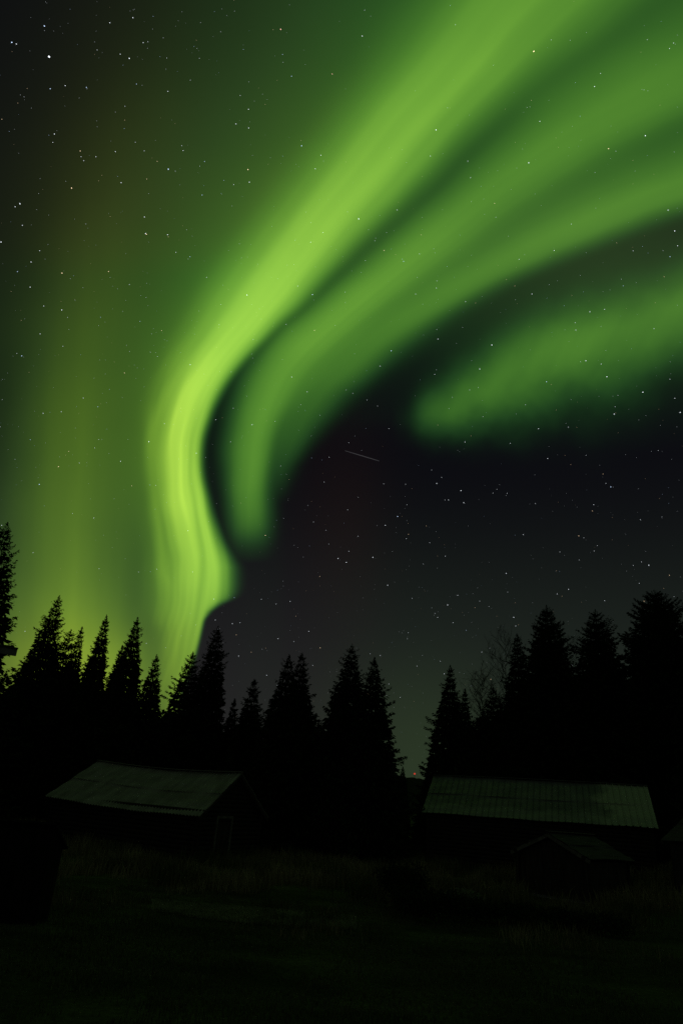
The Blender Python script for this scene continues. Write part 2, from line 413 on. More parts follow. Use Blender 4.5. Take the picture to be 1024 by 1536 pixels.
# ------------------------------------------------------------------ conifers
def spruce_arrays(H, Rm, seed, power=.8, start=.06, density=1., droop=.35, bump=.22, lean=0., tipthin=1., blade=.30):
    """needle sprays of a spruce: returns triangle soup, H tall, largest branch Rm"""
    r = np.random.default_rng(seed)
    T = []
    nw = int(H * (1 - start) / .40)
    hs = []; az = []
    for w in range(nw):
        h0 = start * H + (H * .985 - start * H) * (w + r.uniform(-.25, .25)) / nw
        m = int(round((6 + (w % 2)) * density)); o = r.random() * 6.28
        for j in range(m): hs.append(h0 + r.normal(0, .05)); az.append(o + 6.283 * j / m + r.normal(0, .22))
    hs = np.clip(np.array(hs), start * H * .5, H * .99); az = np.array(az) % (2 * np.pi); nb = len(hs)
    t = 1 - hs / H
    ph = r.random(8) * 6.28
    lob = 1 + bump * (np.sin(hs * 1.9 + ph[0] + az) * .5 + np.sin(hs * .9 + ph[1] - 2 * az) * .5 + np.sin(hs * 3.7 + ph[2] + 3 * az) * .45)
    L = Rm * (t ** power) * lob * r.uniform(.66, 1.1, nb) * np.where(r.random(nb) < .08, 1.14, 1.) + .08 * tipthin
    L = np.minimum(L, Rm * (.15 + 1.1 * t ** power))
    if power < .6: L = L * np.clip(.3 + t / .11 * .7, 0, 1)
    rise = .55 * np.exp(-t * 5) - droop * (1 - np.exp(-t * 3))
    def sprays(c, dr, ln, w):
        m = len(c); wv = np.cross(dr, r.normal(0, 1, (m, 3))); wv /= np.linalg.norm(wv, axis=1)[:, None] + 1e-9
        mid = c + dr * (ln * .42)[:, None]; tip = c + dr * ln[:, None]; w = w[:, None]
        T.append(np.stack([c, mid + wv * w, tip], 1)); T.append(np.stack([c, tip, mid - wv * w], 1))
    for i in range(nb):
        n = max(4, int(L[i] / .10)); rep_ = max(2, int(round(5 * density)))
        s = np.clip((np.repeat(np.arange(n), rep_) + r.random(n * rep_)) / n, .05, 1); m = len(s)
        d = np.array([math.cos(az[i]), math.sin(az[i]), 0.]); q = np.array([-d[1], d[0], 0.])
        bw = .26 * L[i] * np.sin(np.pi * np.clip(s * .85 + .1, 0, 1)) * .55     # bough is widest past its middle
        c = d[None] * (s * L[i])[:, None] + q[None] * (r.uniform(-1, 1, m) * bw)[:, None]
        c[:, 2] = hs[i] + L[i] * (rise[i] * s + .24 * s ** 3) + r.uniform(-.12, .05, m) * min(1, L[i])
        sc_ = .5 + .7 * min(1, t[i] * 3.0 + .1)
        ln = blade * r.uniform(.55, 1.15, m) * (1.15 - .45 * s) * sc_
        dr = d[None] * r.uniform(.45, 1.0, m)[:, None] + q[None] * r.uniform(-.7, .7, m)[:, None]
        dr[:, 2] += r.uniform(-.7, .2, m) + .35 * math.exp(-t[i] * 6)
        dr /= np.linalg.norm(dr, axis=1)[:, None]
        sprays(c, dr, ln, ln * r.uniform(.13, .24, m))
    # shaded inner twigs close to the trunk
    m = int(H * 120 * density * (1 + Rm * .5)); tt = r.random(m) ** .7 * (1 - start); rad = Rm * (tt ** power) * .74 * np.sqrt(r.random(m)); a2 = r.random(m) * 6.28
    c = np.stack([np.cos(a2) * rad, np.sin(a2) * rad, H * (1 - tt) - .02 - rad * droop * .6], -1)
    dr = np.stack([np.cos(a2), np.sin(a2), r.uniform(-1, .2, m)], -1) + r.normal(0, .3, (m, 3)); dr /= np.linalg.norm(dr, axis=1)[:, None]
    ln = blade * 1.5 * (.25 + .85 * np.clip(tt * 3, 0, 1)) * r.uniform(.6, 1.2, m); sprays(c, dr, ln, ln * .26)
    # leader
    for k in range(14):
        z0 = H * (1 - .05 * k / 14) - .05; a2 = r.random() * 6.28
        d = np.array([math.cos(a2) * .5, math.sin(a2) * .5, .8]); ln = .12 + .03 * k
        p = np.array([0, 0, z0]); w = np.array([-d[1], d[0], 0]) * .12
        T.append(np.stack([p, p + d * ln * .5 + w, p + d * ln])[None]); T.append(np.stack([p, p + d * ln, p + d * ln * .5 - w])[None])
    A = np.concatenate(T, 0).reshape(-1, 3)
    A[:, 0] += lean * A[:, 2]
    return A


def trunk_mb(base, H, r0, lean=0., n=8):
    b = MB(); p = Vector(base); prev = p - Vector((0, 0, .3)); k = 10
    for i in range(1, k + 1):
        t = i / k
        q = p + Vector((lean * H * t, 0, H * .97 * t))
        b.tube(prev, q, r0 * (1 - .93 * (t - 1 / k)), r0 * (1 - .93 * t), n, caps=(i in (1, k))); prev = q
    return b


def conifer(name, px, py, Y, hw, label, seed, group='spruces along the edge of the clearing', m=None, **kw):
    tip = at(px, py, Y); z0 = float(gz(tip.x, tip.y)); H = tip.z - z0
    Rm = hw
    root = thing(name, (tip.x, tip.y, z0), label, 'tree', group)
    lean = kw.pop('lean', 0.)
    root.location.x -= lean * H
    base = Vector(root.location)
    A = spruce_arrays(H, Rm, seed, lean=lean, **kw) + np.array(base)
    np_mesh('crown', A, np.arange(len(A)), m or NEEDLE, root)
    trunk_mb(base, H, .10 + H * .009, lean).build('trunk', BARK, root, smooth=True)
    return root


# tip pixel, distance, crown radius in metres
TREES = [
    ('spruce_tree', 12, 784, 42, 4.3, 'tallest spruce, cut by the left edge of the photo with its tip against green glow', dict(power=.72)),
    ('spruce_tree', 90, 893, 60, 4.2, 'spiky spruce second from the left edge, leaning a little toward the bright curtain', dict(power=.85, bump=.3, lean=.03)),
    ('spruce_tree', 107, 944, 61, 3.2, 'low blunt-topped spruce just right of the spiky one, against yellow-green glow', dict(power=.6)),
    ('spruce_tree', 124, 940, 61, 2.2, 'thin little spruce with open twigs, left of the narrow dagger-shaped spruce', dict(power=.8, density=.8)),
    ('spruce_tree', 161, 922, 60, 2.3, 'narrow dagger-shaped spruce standing alone in the yellow-green glow', dict(power=.78, bump=.15, density=1.2)),
    ('spruce_tree', 184, 968, 60, 2.0, 'short spruce shoulder tucked against the left side of the ragged spruce', dict(power=.8)),
    ('spruce_tree', 207, 926, 60, 4.2, 'ragged spruce with a long thin tip left of the bright curtain foot', dict(power=.95, bump=.3)),
    ('spruce_tree', 236, 982, 59, 3.0, 'small slim spruce directly left of where the bright curtain meets the trees', dict(power=.85)),
    ('spruce_tree', 290, 978, 60, 4.0, 'spruce with a knobbly top just right of the bright curtain foot', dict(power=.75, bump=.35)),
    ('spruce_tree', 328, 939, 60, 2.8, 'tall slender dark spruce right of the knobbly one, under the hook of green light', dict(power=.62, bump=.25)),
    ('spruce_tree', 352, 1048, 60, 1.5, 'tiny spruce tip between the slender spruce and the low middle one', dict(power=.8)),
    ('spruce_tree', 382, 1018, 58, 2.9, 'low spruce standing alone above the right end of the left barn roof', dict(power=.8)),
    ('spruce_tree', 434, 982, 52, 3.6, 'left one of a close pair of pointed spruces left of centre', dict(power=.85)),
    ('spruce_tree', 453, 979, 54, 3.7, 'right one of a close pair of pointed spruces left of centre', dict(power=.85)),
    ('spruce_tree', 528, 966, 52, 4.6, 'broad full spruce at the centre of the tree line', dict(power=.85, bump=.25)),
    ('spruce_tree', 562, 986, 50, 4.2, 'spruce with long drooping boughs at the left side of the gap', dict(power=.9, bump=.3)),
    ('spruce_tree', 675, 997, 63, 4.2, 'pointed spruce at the right side of the gap over the long barn roof', dict(power=.9, bump=.2)),
    ('spruce_tree', 697, 1033, 63, 2.2, 'smaller spruce touching the right side of the pointed gap spruce', dict(power=.85)),
    ('spruce_tree', 739, 1031, 63, 3.4, 'low rounded spruce in front of the bare twigs above the long barn', dict(power=.55)),
    ('spruce_tree', 775, 950, 62, 3.2, 'thin spruce with a bare birch behind its left side', dict(power=.7, bump=.25)),
    ('spruce_tree', 819, 908, 61, 4.5, 'dense dark spruce above the right half of the long barn', dict(power=.52, bump=.16, density=1.4, blade=.34)),
    ('spruce_tree', 892, 914, 61, 4.8, 'bushy spruce with ragged shoulders between the dense spruce and the big right-hand tree', dict(power=.52, bump=.26, density=1.3, blade=.34)),
    ('pine_tree', 980, 884, 58, 6.2, 'broad rounded evergreen, the biggest tree on the right side', dict(power=.48, bump=.16, density=1.5, blade=.38, m=NEEDLE2)),
    ('spruce_tree', 1026, 985, 52, 3.0, 'spruce cut off by the right edge of the photo', dict(power=.7)),
    ('spruce_tree', 604, 1150, 130, 2.0, 'tiny far spruce in the gap, left of the red beacon', dict(power=.8)),
    ('spruce_tree', 640, 1160, 150, 2.2, 'tiny far spruce in the gap, right of the red beacon', dict(power=.8)),
]
for i, (nm, px, py, Y, hw, lab, kw) in enumerate(TREES):
    conifer(nm, px, py, Y, hw, lab, 100 + i, **kw)


# the uncountable dark wood behind, one mass
def wood():
    r = np.random.default_rng(5); out = []
    protos = [spruce_arrays(10., 2.3, 900 + k, density=.22, blade=.8) for k in range(4)]
    def put(px, py, Y, k):
        t = at(px, py, Y); z0 = float(gz(t.x, t.y)); H = t.z - z0
        if H < 2: return
        a = r.random() * 6.28; c, s = math.cos(a), math.sin(a); P = protos[k % 4]
        sx = (H / 10) * 1.15
        Q = np.stack([(P[:, 0] * c - P[:, 1] * s) * sx, (P[:, 0] * s + P[:, 1] * c) * sx, P[:, 2] * H / 10], -1) + np.array([t.x, t.y, z0])
        out.append(Q)
    prof = [(-60, 1000), (30, 1000), (90, 985), (150, 1005), (250, 1050), (300, 1050), (340, 1070), (400, 1060), (440, 1030), (490, 1075), (530, 1040), (570, 1085), (590, 1140), (606, 1172),
            (632, 1172), (648, 1120), (690, 1080), (740, 1050), (800, 1000), (860, 1020), (900, 990), (940, 1010), (990, 960), (1100, 980)]
    px_, py_ = zip(*prof); k = 0
    for Y in (65, 70, 78):
        for px in np.arange(-70, 1110, 13):
            x = px + r.uniform(-6, 6)
            if 596 < x < 646: continue
            y = np.interp(x, px_, py_) + r.uniform(8, 60)
            put(x, y, Y + r.uniform(-2, 2), k); k += 1
    # beyond the picture, so that the clearing stays enclosed from other viewpoints
    A = np.concatenate(out, 0)
    o = np_mesh('forest', A, np.arange(len(A)), NEEDLE)
    meta(o, 'dark spruce wood closing off the clearing behind the barns', 'forest', kind='stuff')
    # low brushwood along its foot
    n = 26000
    x = r.uniform(-45, 48, n); y = r.uniform(61, 67, n)
    m = ~((x / y > .11) & (x / y < .14))
    x, y = x[m], y[m]; n = len(x); z = gz(x, y) + 4.4 * r.random(n) ** 1.4
    d = r.normal(0, 1, (n, 3)); d /= np.linalg.norm(d, axis=1)[:, None]; w = np.cross(d, r.normal(0, 1, (n, 3))); w /= np.linalg.norm(w, axis=1)[:, None]
    c = np.stack([x, y, z], -1); s = r.uniform(.2, .5, n)[:, None]
    T = np.stack([c, c + d * s + w * s * .4, c + d * s * 1.1 - w * s * .3], 1).reshape(-1, 3)
    o = np_mesh('undergrowth', T, np.arange(len(T)), NEEDLE)
    meta(o, 'dark brushwood at the foot of the spruce wood', 'undergrowth', kind='stuff')


wood()


# ------------------------------------------------------------------ bare birches
def birch(px, py, Y, spread, label, seed):
    r = random.Random(seed)
    tip = at(px, py, Y); z0 = float(gz(tip.x, tip.y)); H = tip.z - z0
    root = thing('birch_tree', (tip.x, tip.y, z0), label, 'tree', 'bare birches among the spruces')
    trunk_mb((tip.x, tip.y, z0), H * .93, .12, n=7).build('trunk', BIRCH, root, smooth=True)
    tw = MB()
    def grow(p, d, L, rad, lvl):
        n = 3; q = p
        for i in range(n):
            d2 = (d + Vector((r.gauss(0, .16), r.gauss(0, .16), r.gauss(.03, .12)))).normalized()
            e = q + d2 * L / n
            tw.tube(q, e, rad * (1 - .25 * i), rad * (1 - .25 * (i + 1)), 3, caps=False)
            if lvl < 3:
                for _ in range(2 if lvl else 3):
                    s = Vector((r.gauss(0, 1), r.gauss(0, 1), r.gauss(.35, .6))).normalized()
                    grow(q.lerp(e, r.random()), (d2 * .75 + s * .75).normalized(), L * r.uniform(.38, .6), rad * .55, lvl + 1)
            q = e; d = d2
    for k in range(34):
        t = .4 + .58 * k / 33
        a = k * 2.4 + r.random()
        d = Vector((math.cos(a) * .7, math.sin(a) * .7, .8)).normalized()
        grow(Vector((tip.x, tip.y, z0 + H * t)), d, spread * (1.15 - t) * 2.0 + .3, .03, 1)
    tw.build('branches', TWIG, root)


birch(757, 957, 64.5, 3.4, 'bare birch with a haze of twigs behind the thin spruce', 1)
birch(722, 1012, 65, 2.6, 'smaller bare birch with curling twigs behind the low rounded spruce', 2)
birch(845, 962, 64, 2.8, 'bare birch showing its twigs right of the dense dark spruce', 3)


# ------------------------------------------------------------------ timber buildings
def corrug(name, E1, E2, R1, R2, m, parent, period, amp, style, sag=0., thick=.03, over=.03):
    """roof slope: a sheet with real ribs between ridge (R) and eave (E) edges"""
    Ls = ((E2 - E1).length + (R2 - R1).length) / 2; Lt = ((E1 - R1).length + (E2 - R2).length) / 2
    per = 8 if style == 'wave' else 10
    ns = max(8, int(Ls / period * per)); nt = 14
    nrm = (E2 - E1).cross(R1 - E1).normalized()
    if nrm.z < 0: nrm = -nrm
    v = []; uv = []
    ts = [0, .1, .2, .3, .4, .46, .497, .503, .56, .64, .72, .8, .88, .95, 1.]
    for j in range(nt + 1):
        t = ts[j]
        for i in range(ns + 1):
            s = i / ns; p = R1.lerp(R2, s).lerp(E1.lerp(E2, s), t)
            x = s * Ls
            if style == 'wave': hh = amp * math.sin(2 * math.pi * x / period)
            elif style == 'rib': hh = amp * (1 if (x / period) % 1 > .86 else 0)
            else: hh = 0
            # each row of sheets laps over the one below
            lap = .045 * (1 - (t / .5) % 1) if t < .999 else 0
            wob = .018 * math.sin(x * 1.7 + j * 2.1) + .03 * math.sin(x * .45 + 1)
            edge = .03 * math.sin(math.floor(x / .8) * 12.9) if j == nt else 0
            p = p + nrm * (hh + over - lap + wob) - Vector((0, 0, sag * math.sin(math.pi * s) * (1 - .35 * t))) + (E1 - R1).normalized() * edge
            v.append(p); uv.append((x, t * Lt))
    nx = ns + 1; n0 = len(v)
    v += [p - nrm * thick for p in v]
    f = []
    for j in range(nt):
        for i in range(ns):
            a = j * nx + i; f.append((a, a + 1, a + nx + 1, a + nx)); f.append((n0 + a, n0 + a + nx, n0 + a + nx + 1, n0 + a + 1))
    for i in range(ns):
        f.append((i, n0 + i, n0 + i + 1, i + 1)); a = nt * nx + i; f.append((a, a + 1, n0 + a + 1, n0 + a))
    for j in range(nt):
        a = j * nx; f.append((a, a + nx, n0 + a + nx, n0 + a)); a += ns; f.append((a, n0 + a, n0 + a + nx, a + nx))
    me = bpy.data.meshes.new(name); me.from_pydata([tuple(p) for p in v], [], f); me.update()
    ul = me.uv_layers.new(name='UVMap'); uv = uv + uv
    buf = np.array(uv, np.float32)[np.array([l.vertex_index for l in me.loops])]
    ul.data.foreach_set('uv', buf.ravel())
    return link(name, me, m, parent)


def timber(name, label, cat, E1, E2, R1, R2, roofmat, period, amp, style, sag=0., logs=True, ov=.45, ove=.4, door=None, trimgable=False, group=None):
    E1, E2, R1, R2 = map(Vector, (E1, E2, R1, R2))
    B1 = Vector((2 * R1.x - E1.x, 2 * R1.y - E1.y, E1.z)); B2 = Vector((2 * R2.x - E2.x, 2 * R2.y - E2.y, E2.z))
    ctr = (E1 + E2 + B1 + B2) / 4; g0 = float(gz(ctr.x, ctr.y))
    root = thing(name, (ctr.x, ctr.y, g0), label, cat, group)
    corrug('roof_slope', E1, E2, R1, R2, roofmat, root, period, amp, style, sag)
    corrug('roof_slope', B2, B1, R2, R1, roofmat, root, period, amp, style, sag)
    ax = (R2 - R1).normalized()
    rc = MB()
    n = 14
    for i in range(n):
        a = R1.lerp(R2, i / n) - Vector((0, 0, sag * math.sin(math.pi * i / n))); b = R1.lerp(R2, (i + 1) / n) - Vector((0, 0, sag * math.sin(math.pi * (i + 1) / n)))
        rc.bar(a + Vector((0, 0, .075)), b + Vector((0, 0, .075)), .26, .035)
    rc.build('ridge_cap', TRIM if trimgable else roofmat, root)
    # barge boards under the verge
    for P, F_, K, sgn in ((R1, E1, B1, -1), (R2, E2, B2, 1)):
        for Q in (F_, K):
            b = MB(); o = ax * sgn * -.03 - Vector((0, 0, .11)); b.bar(P + o, Q + o, .04, .16)
            b.build('barge_board', TRIM if (trimgable and sgn < 0) else BOARD, root)
    # wall corner points
    def inset(E, R, k, s):
        h = Vector((R.x - E.x, R.y - E.y, 0)); h = h.normalized()
        slope = (R.z - E.z) / max(.1, Vector((R.x - E.x, R.y - E.y)).length)
        p = E + h * ov + ax * s * ove; return p, E.z + slope * ov - .12
    a1, za = inset(E1, R1, 0, 1); a2, zb = inset(E2, R2, 0, -1); c1, zc = inset(B1, R1, 0, 1); c2, zd = inset(B2, R2, 0, -1)
    top = min(za, zb, zc, zd)
    lowg = min(float(gz(p.x, p.y)) for p in (a1, a2, c1, c2))
    def wall(nm, p, q, gable=None, hole=None):
        b = MB(); d = (q - p); d.z = 0; L = d.length; d.normalize(); nrm = Vector((-d.y, d.x, 0))
        z = lowg + .25; st = .24; k = 0
        zt = gable if gable else top
        while z < zt - .05:
            s0, s1 = -.16, L + .16
            if z > top and gable:
                fr = (z - top) / (gable - top); s0 = L / 2 * fr + .05; s1 = L - s0
                if s1 - s0 < .3: break
            off = nrm * rnd.uniform(-.012, .012)
            segs = [(s0, s1)]
            if hole and lowg < z < hole[2]: segs = [(s0, hole[0]), (hole[1], s1)]
            for u0, u1 in segs:
                if u1 <= u0: continue
                A = Vector((p.x, p.y, z)) + d * u0 + off; B = Vector((p.x, p.y, z)) + d * u1 + off
                if logs: b.tube(A, B, .125 * rnd.uniform(.93, 1.05), .125 * rnd.uniform(.93, 1.05), 8)
                else: b.bar(A, B, .10, st * .97)
            z += st; k += 1
        return b.build(nm, LOG if logs else BOARD, root, smooth=False)
    ridge = min(R1.z, R2.z) - .16 - sag * 0
    hl = None
    if door: hl = door
    wall('front_wall', a1, a2); wall('rear_wall', c1, c2)
    wall('gable_wall', a1, c1, ridge)
    wall('gable_wall', a2, c2, ridge, hl)
    # low stone plinth, one closed ring
    fs = MB(); q4 = [a1, a2, c2, c1]; cx = sum((p for p in q4), Vector((0, 0, 0))) / 4; vs = []
    for zz in (lowg - .25, lowg + .14):
        for k_ in (.97, 1.012):
            vs += [(cx.x + (p.x - cx.x) * k_, cx.y + (p.y - cx.y) * k_, zz) for p in q4]
    ff = []
    for i in range(4):
        j = (i + 1) % 4
        ff += [(i, j, 4 + j, 4 + i), (8 + i, 12 + i, 12 + j, 8 + j), (4 + i, 4 + j, 12 + j, 12 + i), (i, 8 + i, 8 + j, j)]
    fs.add(vs, ff); fs.build('foundation', STONE, root)
    # eave and ridge purlins sticking out
    for P, Q in ((a1, a2), (c1, c2)):
        b = MB(); A = Vector((P.x, P.y, top + .06)) - ax * .35; B = Vector((Q.x, Q.y, top + .06)) + ax * .35
        b.tube(A, B, .1, .1, 8); b.build('purlin', LOG, root)
    if door:
        d = (c2 - a2); d.z = 0; d.normalize(); nrm = Vector((d.y, -d.x, 0))
        if nrm.dot(Vector((ctr.x - a2.x, ctr.y - a2.y, 0))) > 0: nrm = -nrm
        zb_ = lowg + .2; p0 = Vector((a2.x, a2.y, 0)) + d * door[0]; p1 = Vector((a2.x, a2.y, 0)) + d * door[1]
        mid = (p0 + p1) / 2; hw = (p1 - p0).length / 2; hz = (door[2] - zb_) / 2
        b = MB()
        for i in range(6):
            c = p0.lerp(p1, (i + .5) / 6) + nrm * (.03 + .004 * (i % 2)); b.box((c.x, c.y, zb_ + hz), d * (hw / 6 * .96), nrm * .02, (0, 0, hz - .02))
        dr = b.build('door', BOARD, root)
        b = MB(); c = p0.lerp(p1, .85) + nrm * .10; b.tube((c.x, c.y, zb_ + .9), (c.x, c.y, zb_ + 1.1), .012, .012, 6)
        b.tube((c.x, c.y, zb_ + .9), Vector((c.x, c.y, zb_ + .9)) - nrm * .06, .01, .01, 6); b.tube((c.x, c.y, zb_ + 1.1), Vector((c.x, c.y, zb_ + 1.1)) - nrm * .06, .01, .01, 6)
        b.build('handle', HINGE, dr)
        b = MB()
        for c in (p0 - d * .07, p1 + d * .07): b.box((c.x, c.y, zb_ + hz), d * .07, nrm * .16, (0, 0, hz + .05))
        b.box((mid.x, mid.y, door[2] + .12), d * (hw + .14), nrm * .16, (0, 0, .066))
        b.build('door_frame', TRIM, dr)
    return root


A_E2 = at(300, 1225, 40); A_E1 = at(68, 1195, 46); A_R2 = at(363, 1160, 43.05); A_R1 = at(148, 1142, 49.0)
timber('log_barn', 'grey log barn with a tilted corrugated roof, at the left under the bright curtain', 'barn', A_E1, A_E2, A_R1, A_R2, ROOF_A, .23, .03, 'wave', sag=.16, door=(1.6, 2.9, 2.15))
B_E1 = at(632, 1219, 50); B_E2 = at(987, 1244, 45.4); B_R1 = at(650, 1164, 53.8); B_R2 = at(970, 1180, 49.4)
timber('log_barn', 'longest barn, seamed metal roof lighter at its right end, right of the tree gap', 'barn', B_E1, B_E2, B_R1, B_R2, ROOF_B, .40, .06, 'rib', sag=-.05, door=(1.8, 3.6, 3.0))
# low shed in front of the long barn
D_R1 = at(820, 1249, 37.0); th = math.radians(50); rd = Vector((math.sin(th), math.cos(th), 0)); gd = Vector((math.cos(th), -math.sin(th), 0))
D_R2 = D_R1 + rd * 4.3 + Vector((0, 0, -.03))
D_E1 = D_R1 + gd * 2.2 + Vector((0, 0, -.98)); D_E2 = D_R2 + gd * 2.2 + Vector((0, 0, -.98))
timber('low_shed', 'low gabled shed with pale barge boards in front of the long barn', 'shed', D_E1, D_E2, D_R1, D_R2, ROOF_C, .25, .012, 'rib', logs=False, ov=.3, ove=.3, trimgable=True)
# building cut by the right edge
C_E1 = at(990, 1261, 38); C_R1 = at(1040, 1212, 40.5)
C_E2 = C_E1 + Vector((9, -1.2, .1)); C_R2 = C_R1 + Vector((9, -1.2, .1))
timber('board_barn', 'dark barn with a board roof, only its left corner showing at the right edge', 'barn', C_E1, C_E2, C_R1, C_R2, ROOF_C, .3, .015, 'rib', logs=False)


# near-left storehouse: only its eave corner with the brace is in view
def storehouse():
    P = at(27, 974, 13.0)       # eave corner
    v = Vector((-.60, .80, 0)); u = Vector((-.80, -.60, 0)); ze = P.z
    P = Vector((P.x, P.y, 0))
    ctr = P + u * 2.5 + v * 2; g0 = float(gz(ctr.x, ctr.y))
    root = thing('storehouse', (ctr.x, ctr.y, g0), 'tall log storehouse at the left edge, only its eave board and brace showing', 'storehouse')
    up = lambda p, z: Vector((p.x, p.y, z))
    E2 = up(P, ze); E1 = up(P + u * 5, ze); R2 = up(P + v * 4.2, ze + .55); R1 = up(P + u * 5 + v * 4.2, ze + .55)
    corrug('roof', E1, E2, R1, R2, ROOF_C, root, .3, .015, 'rib')
    b = MB(); b.bar(up(P + v * .02, ze - .06), up(P + u * 5 + v * .02, ze - .06), .04, .13); b.build('fascia_board', PALE, root)
    a = P + u * .75 + v * .6; c = P + u * 4.6 + v * .6; a2 = a + v * 3.2; c2 = c + v * 3.2
    for nm, p, q in (('front_wall', a, c), ('rear_wall', a2, c2), ('side_wall', a, a2), ('side_wall', c, c2)):
        b = MB(); z = g0; d = (q - p).normalized() * .16; k = 0
        top = ze + (.0 if nm == 'front_wall' else .1)
        while z < top - .1:
            zz = z + (.12 if nm == 'side_wall' else 0)
            b.tube(up(p, zz) - d, up(q, zz) + d, .13, .13, 8); z += .25
        b.build(nm, LOG, root)
    b = MB(); b.bar(up(a - u * .02 - v * .15, ze - .72), up(a - u * .1 - v * .55, ze - .14), .09, .1); b.build('brace', PALE, root)


storehouse()


def woodshed():
    p = at(63, 1330, 20.5); x1 = p.x; x0 = x1 - 3.2; y0 = 20.5; y1 = 21.5; g0 = float(gz(x1, y0)) - .05; zt = at(62, 1240, 20).z
    root = thing('woodshed', ((x0 + x1) / 2, (y0 + y1) / 2, g0), 'black upright-boarded woodshed low down at the left edge', 'shed')
    zf, zb = zt - .06, zt - .56
    for nm, a, b_, h0, h1 in (('front_wall', (x0, y0), (x1, y0), zf, zf), ('side_wall', (x1, y0), (x1, y1), zf, zb), ('side_wall', (x0, y0), (x0, y1), zf, zb), ('rear_wall', (x0, y1), (x1, y1), zb, zb)):
        m = MB(); A = Vector((*a, 0)); B = Vector((*b_, 0)); d = (B - A); n = int(d.length / .14); u = d.normalized(); nr = Vector((u.y, -u.x, 0))
        for i in range(n):
            c = A.lerp(B, (i + .5) / n) + nr * (.006 * (i % 2)); h = h0 + (h1 - h0) * (i + .5) / n
            m.box((c.x, c.y, (g0 + h) / 2), u * (d.length / n * .48), nr * .012, (0, 0, (h - g0) / 2))
        m.build(nm, BOARD2, root)
    m = MB(); a = Vector(((x0 + x1) / 2, (y0 + y1) / 2, (zf + zb) / 2 + .05)); m.box(a, (1.7, 0, 0), (0, .68, -.34), (0, .012, .024)); m.build('roof', BOARD2, root)


BOARD2 = mat('tarred boards', (.008, .008, .007), (.02, .019, .016), 4, .9, stretch=(3, 3, .4), spec=.05)
woodshed()


# ------------------------------------------------------------------ mast with its red lamp on the far hill
def mast():
    top = at(621.5, 1162, 780); g0 = top.z - 30
    root = thing('radio_mast', (top.x, top.y, g0), 'far mast carrying a red lamp in the gap between the trees', 'mast')
    b = MB(); L = []
    for k in range(3):
        a = k * 2.094; L.append(Vector((math.cos(a), math.sin(a), 0)))
    for p in L: b.tube(Vector((top.x, top.y, g0)) + p * 1.6, Vector((top.x, top.y, top.z)) + p * .3, .1, .06, 5)
    for i in range(15):
        t0, t1 = i / 15, (i + 1) / 15
        for k in range(3):
            A = Vector((top.x, top.y, g0 + 30 * t0)) + L[k] * (1.6 - 1.3 * t0); B = Vector((top.x, top.y, g0 + 30 * t1)) + L[(k + 1) % 3] * (1.6 - 1.3 * t1)
            b.tube(A, B, .05, .05, 4)
    b.build('lattice_tower', HINGE, root)
    m = bpy.data.materials.new('red lamp'); m.use_nodes = True; t = m.node_tree; t.nodes.clear()
    e = t.nodes.new('ShaderNodeEmission'); e.inputs[0].default_value = (1, .09, .05, 1); e.inputs[1].default_value = .6
    o = t.nodes.new('ShaderNodeOutputMaterial'); t.links.new(e.outputs[0], o.inputs[0]); m.cycles.emission_sampling = 'NONE'
    b = MB(); c = top + Vector((0, 0, .9)); n = 8
    for j in range(6):
        z0, z1 = -1 + j / 3, -1 + (j + 1) / 3
        b.tube(c + Vector((0, 0, z0 * .95)), c + Vector((0, 0, z1 * .95)), .05 + .9 * math.sqrt(max(0, 1 - z0 * z0)), .05 + .9 * math.sqrt(max(0, 1 - z1 * z1)), n)
    b.build('red_lamp', m, root)


mast()


# ------------------------------------------------------------------ bushes and grass
def bush(px, py, Y, rx, ry, hz, n, m, label, seed, leaf=.11):
    r = np.random.default_rng(seed); p = at(px, py, Y); z0 = float(gz(p.x, Y))
    root = thing('bush', (p.x, Y, z0), label, 'bush')
    st = MB(); rr = random.Random(seed)
    nl = 9; cs = np.stack([r.uniform(-.7, .7, nl) * rx, r.uniform(-.6, .6, nl) * ry, r.uniform(.35, .75, nl) * hz], -1)
    for c in cs: st.tube((p.x, Y, z0), (p.x + c[0], Y + c[1], z0 + c[2]), .02, .008, 4)
    st.build('stems', BARK, root)
    i = r.integers(0, nl, n); q = r.normal(0, 1, (n, 3)); q /= np.linalg.norm(q, axis=1)[:, None]
    c = cs[i] + q * (r.random(n) ** .45)[:, None] * np.array([rx * .45, ry * .5, hz * .34])
    c[:, 2] = np.clip(c[:, 2], .02, None) * (1 + .1 * r.random(n)); c += np.array([p.x, Y, z0])
    d = r.normal(0, 1, (n, 3)); d /= np.linalg.norm(d, axis=1)[:, None]; w = np.cross(d, r.normal(0, 1, (n, 3))); w /= np.linalg.norm(w, axis=1)[:, None]
    s = (leaf * r.uniform(.6, 1.2, n))[:, None]
    T = np.stack([c, c + d * s * .5 + w * s * .25, c + d * s, c + d * s * .5 - w * s * .25], 1).reshape(-1, 3)
    np_mesh('foliage', T, np.arange(len(T)), m, root, k=4)


bush(600, 1370, 29, 1.1, .9, 1.5, 5000, LEAF, 'dark low bush in the meadow below the gap in the trees', 1)
bush(655, 1380, 27, 1.6, .9, 1.0, 5000, LEAF, 'wide flat dark bush between the round dark one and the pale one', 2)
bush(696, 1362, 29.5, 1.2, .6, .8, 5200, LEAF2, 'pale leafy shrub in front of the long barn', 3, leaf=.09)  # its leaves are paler in themselves than the other bushes'
bush(745, 1388, 27, 1.7, .9, .75, 5000, LEAF, 'low dark bush right of the pale leafy shrub', 4)
bush(893, 1400, 27, 1.7, .8, .7, 5000, LEAF, 'dark flat bush at the lower right below the low shed', 5)


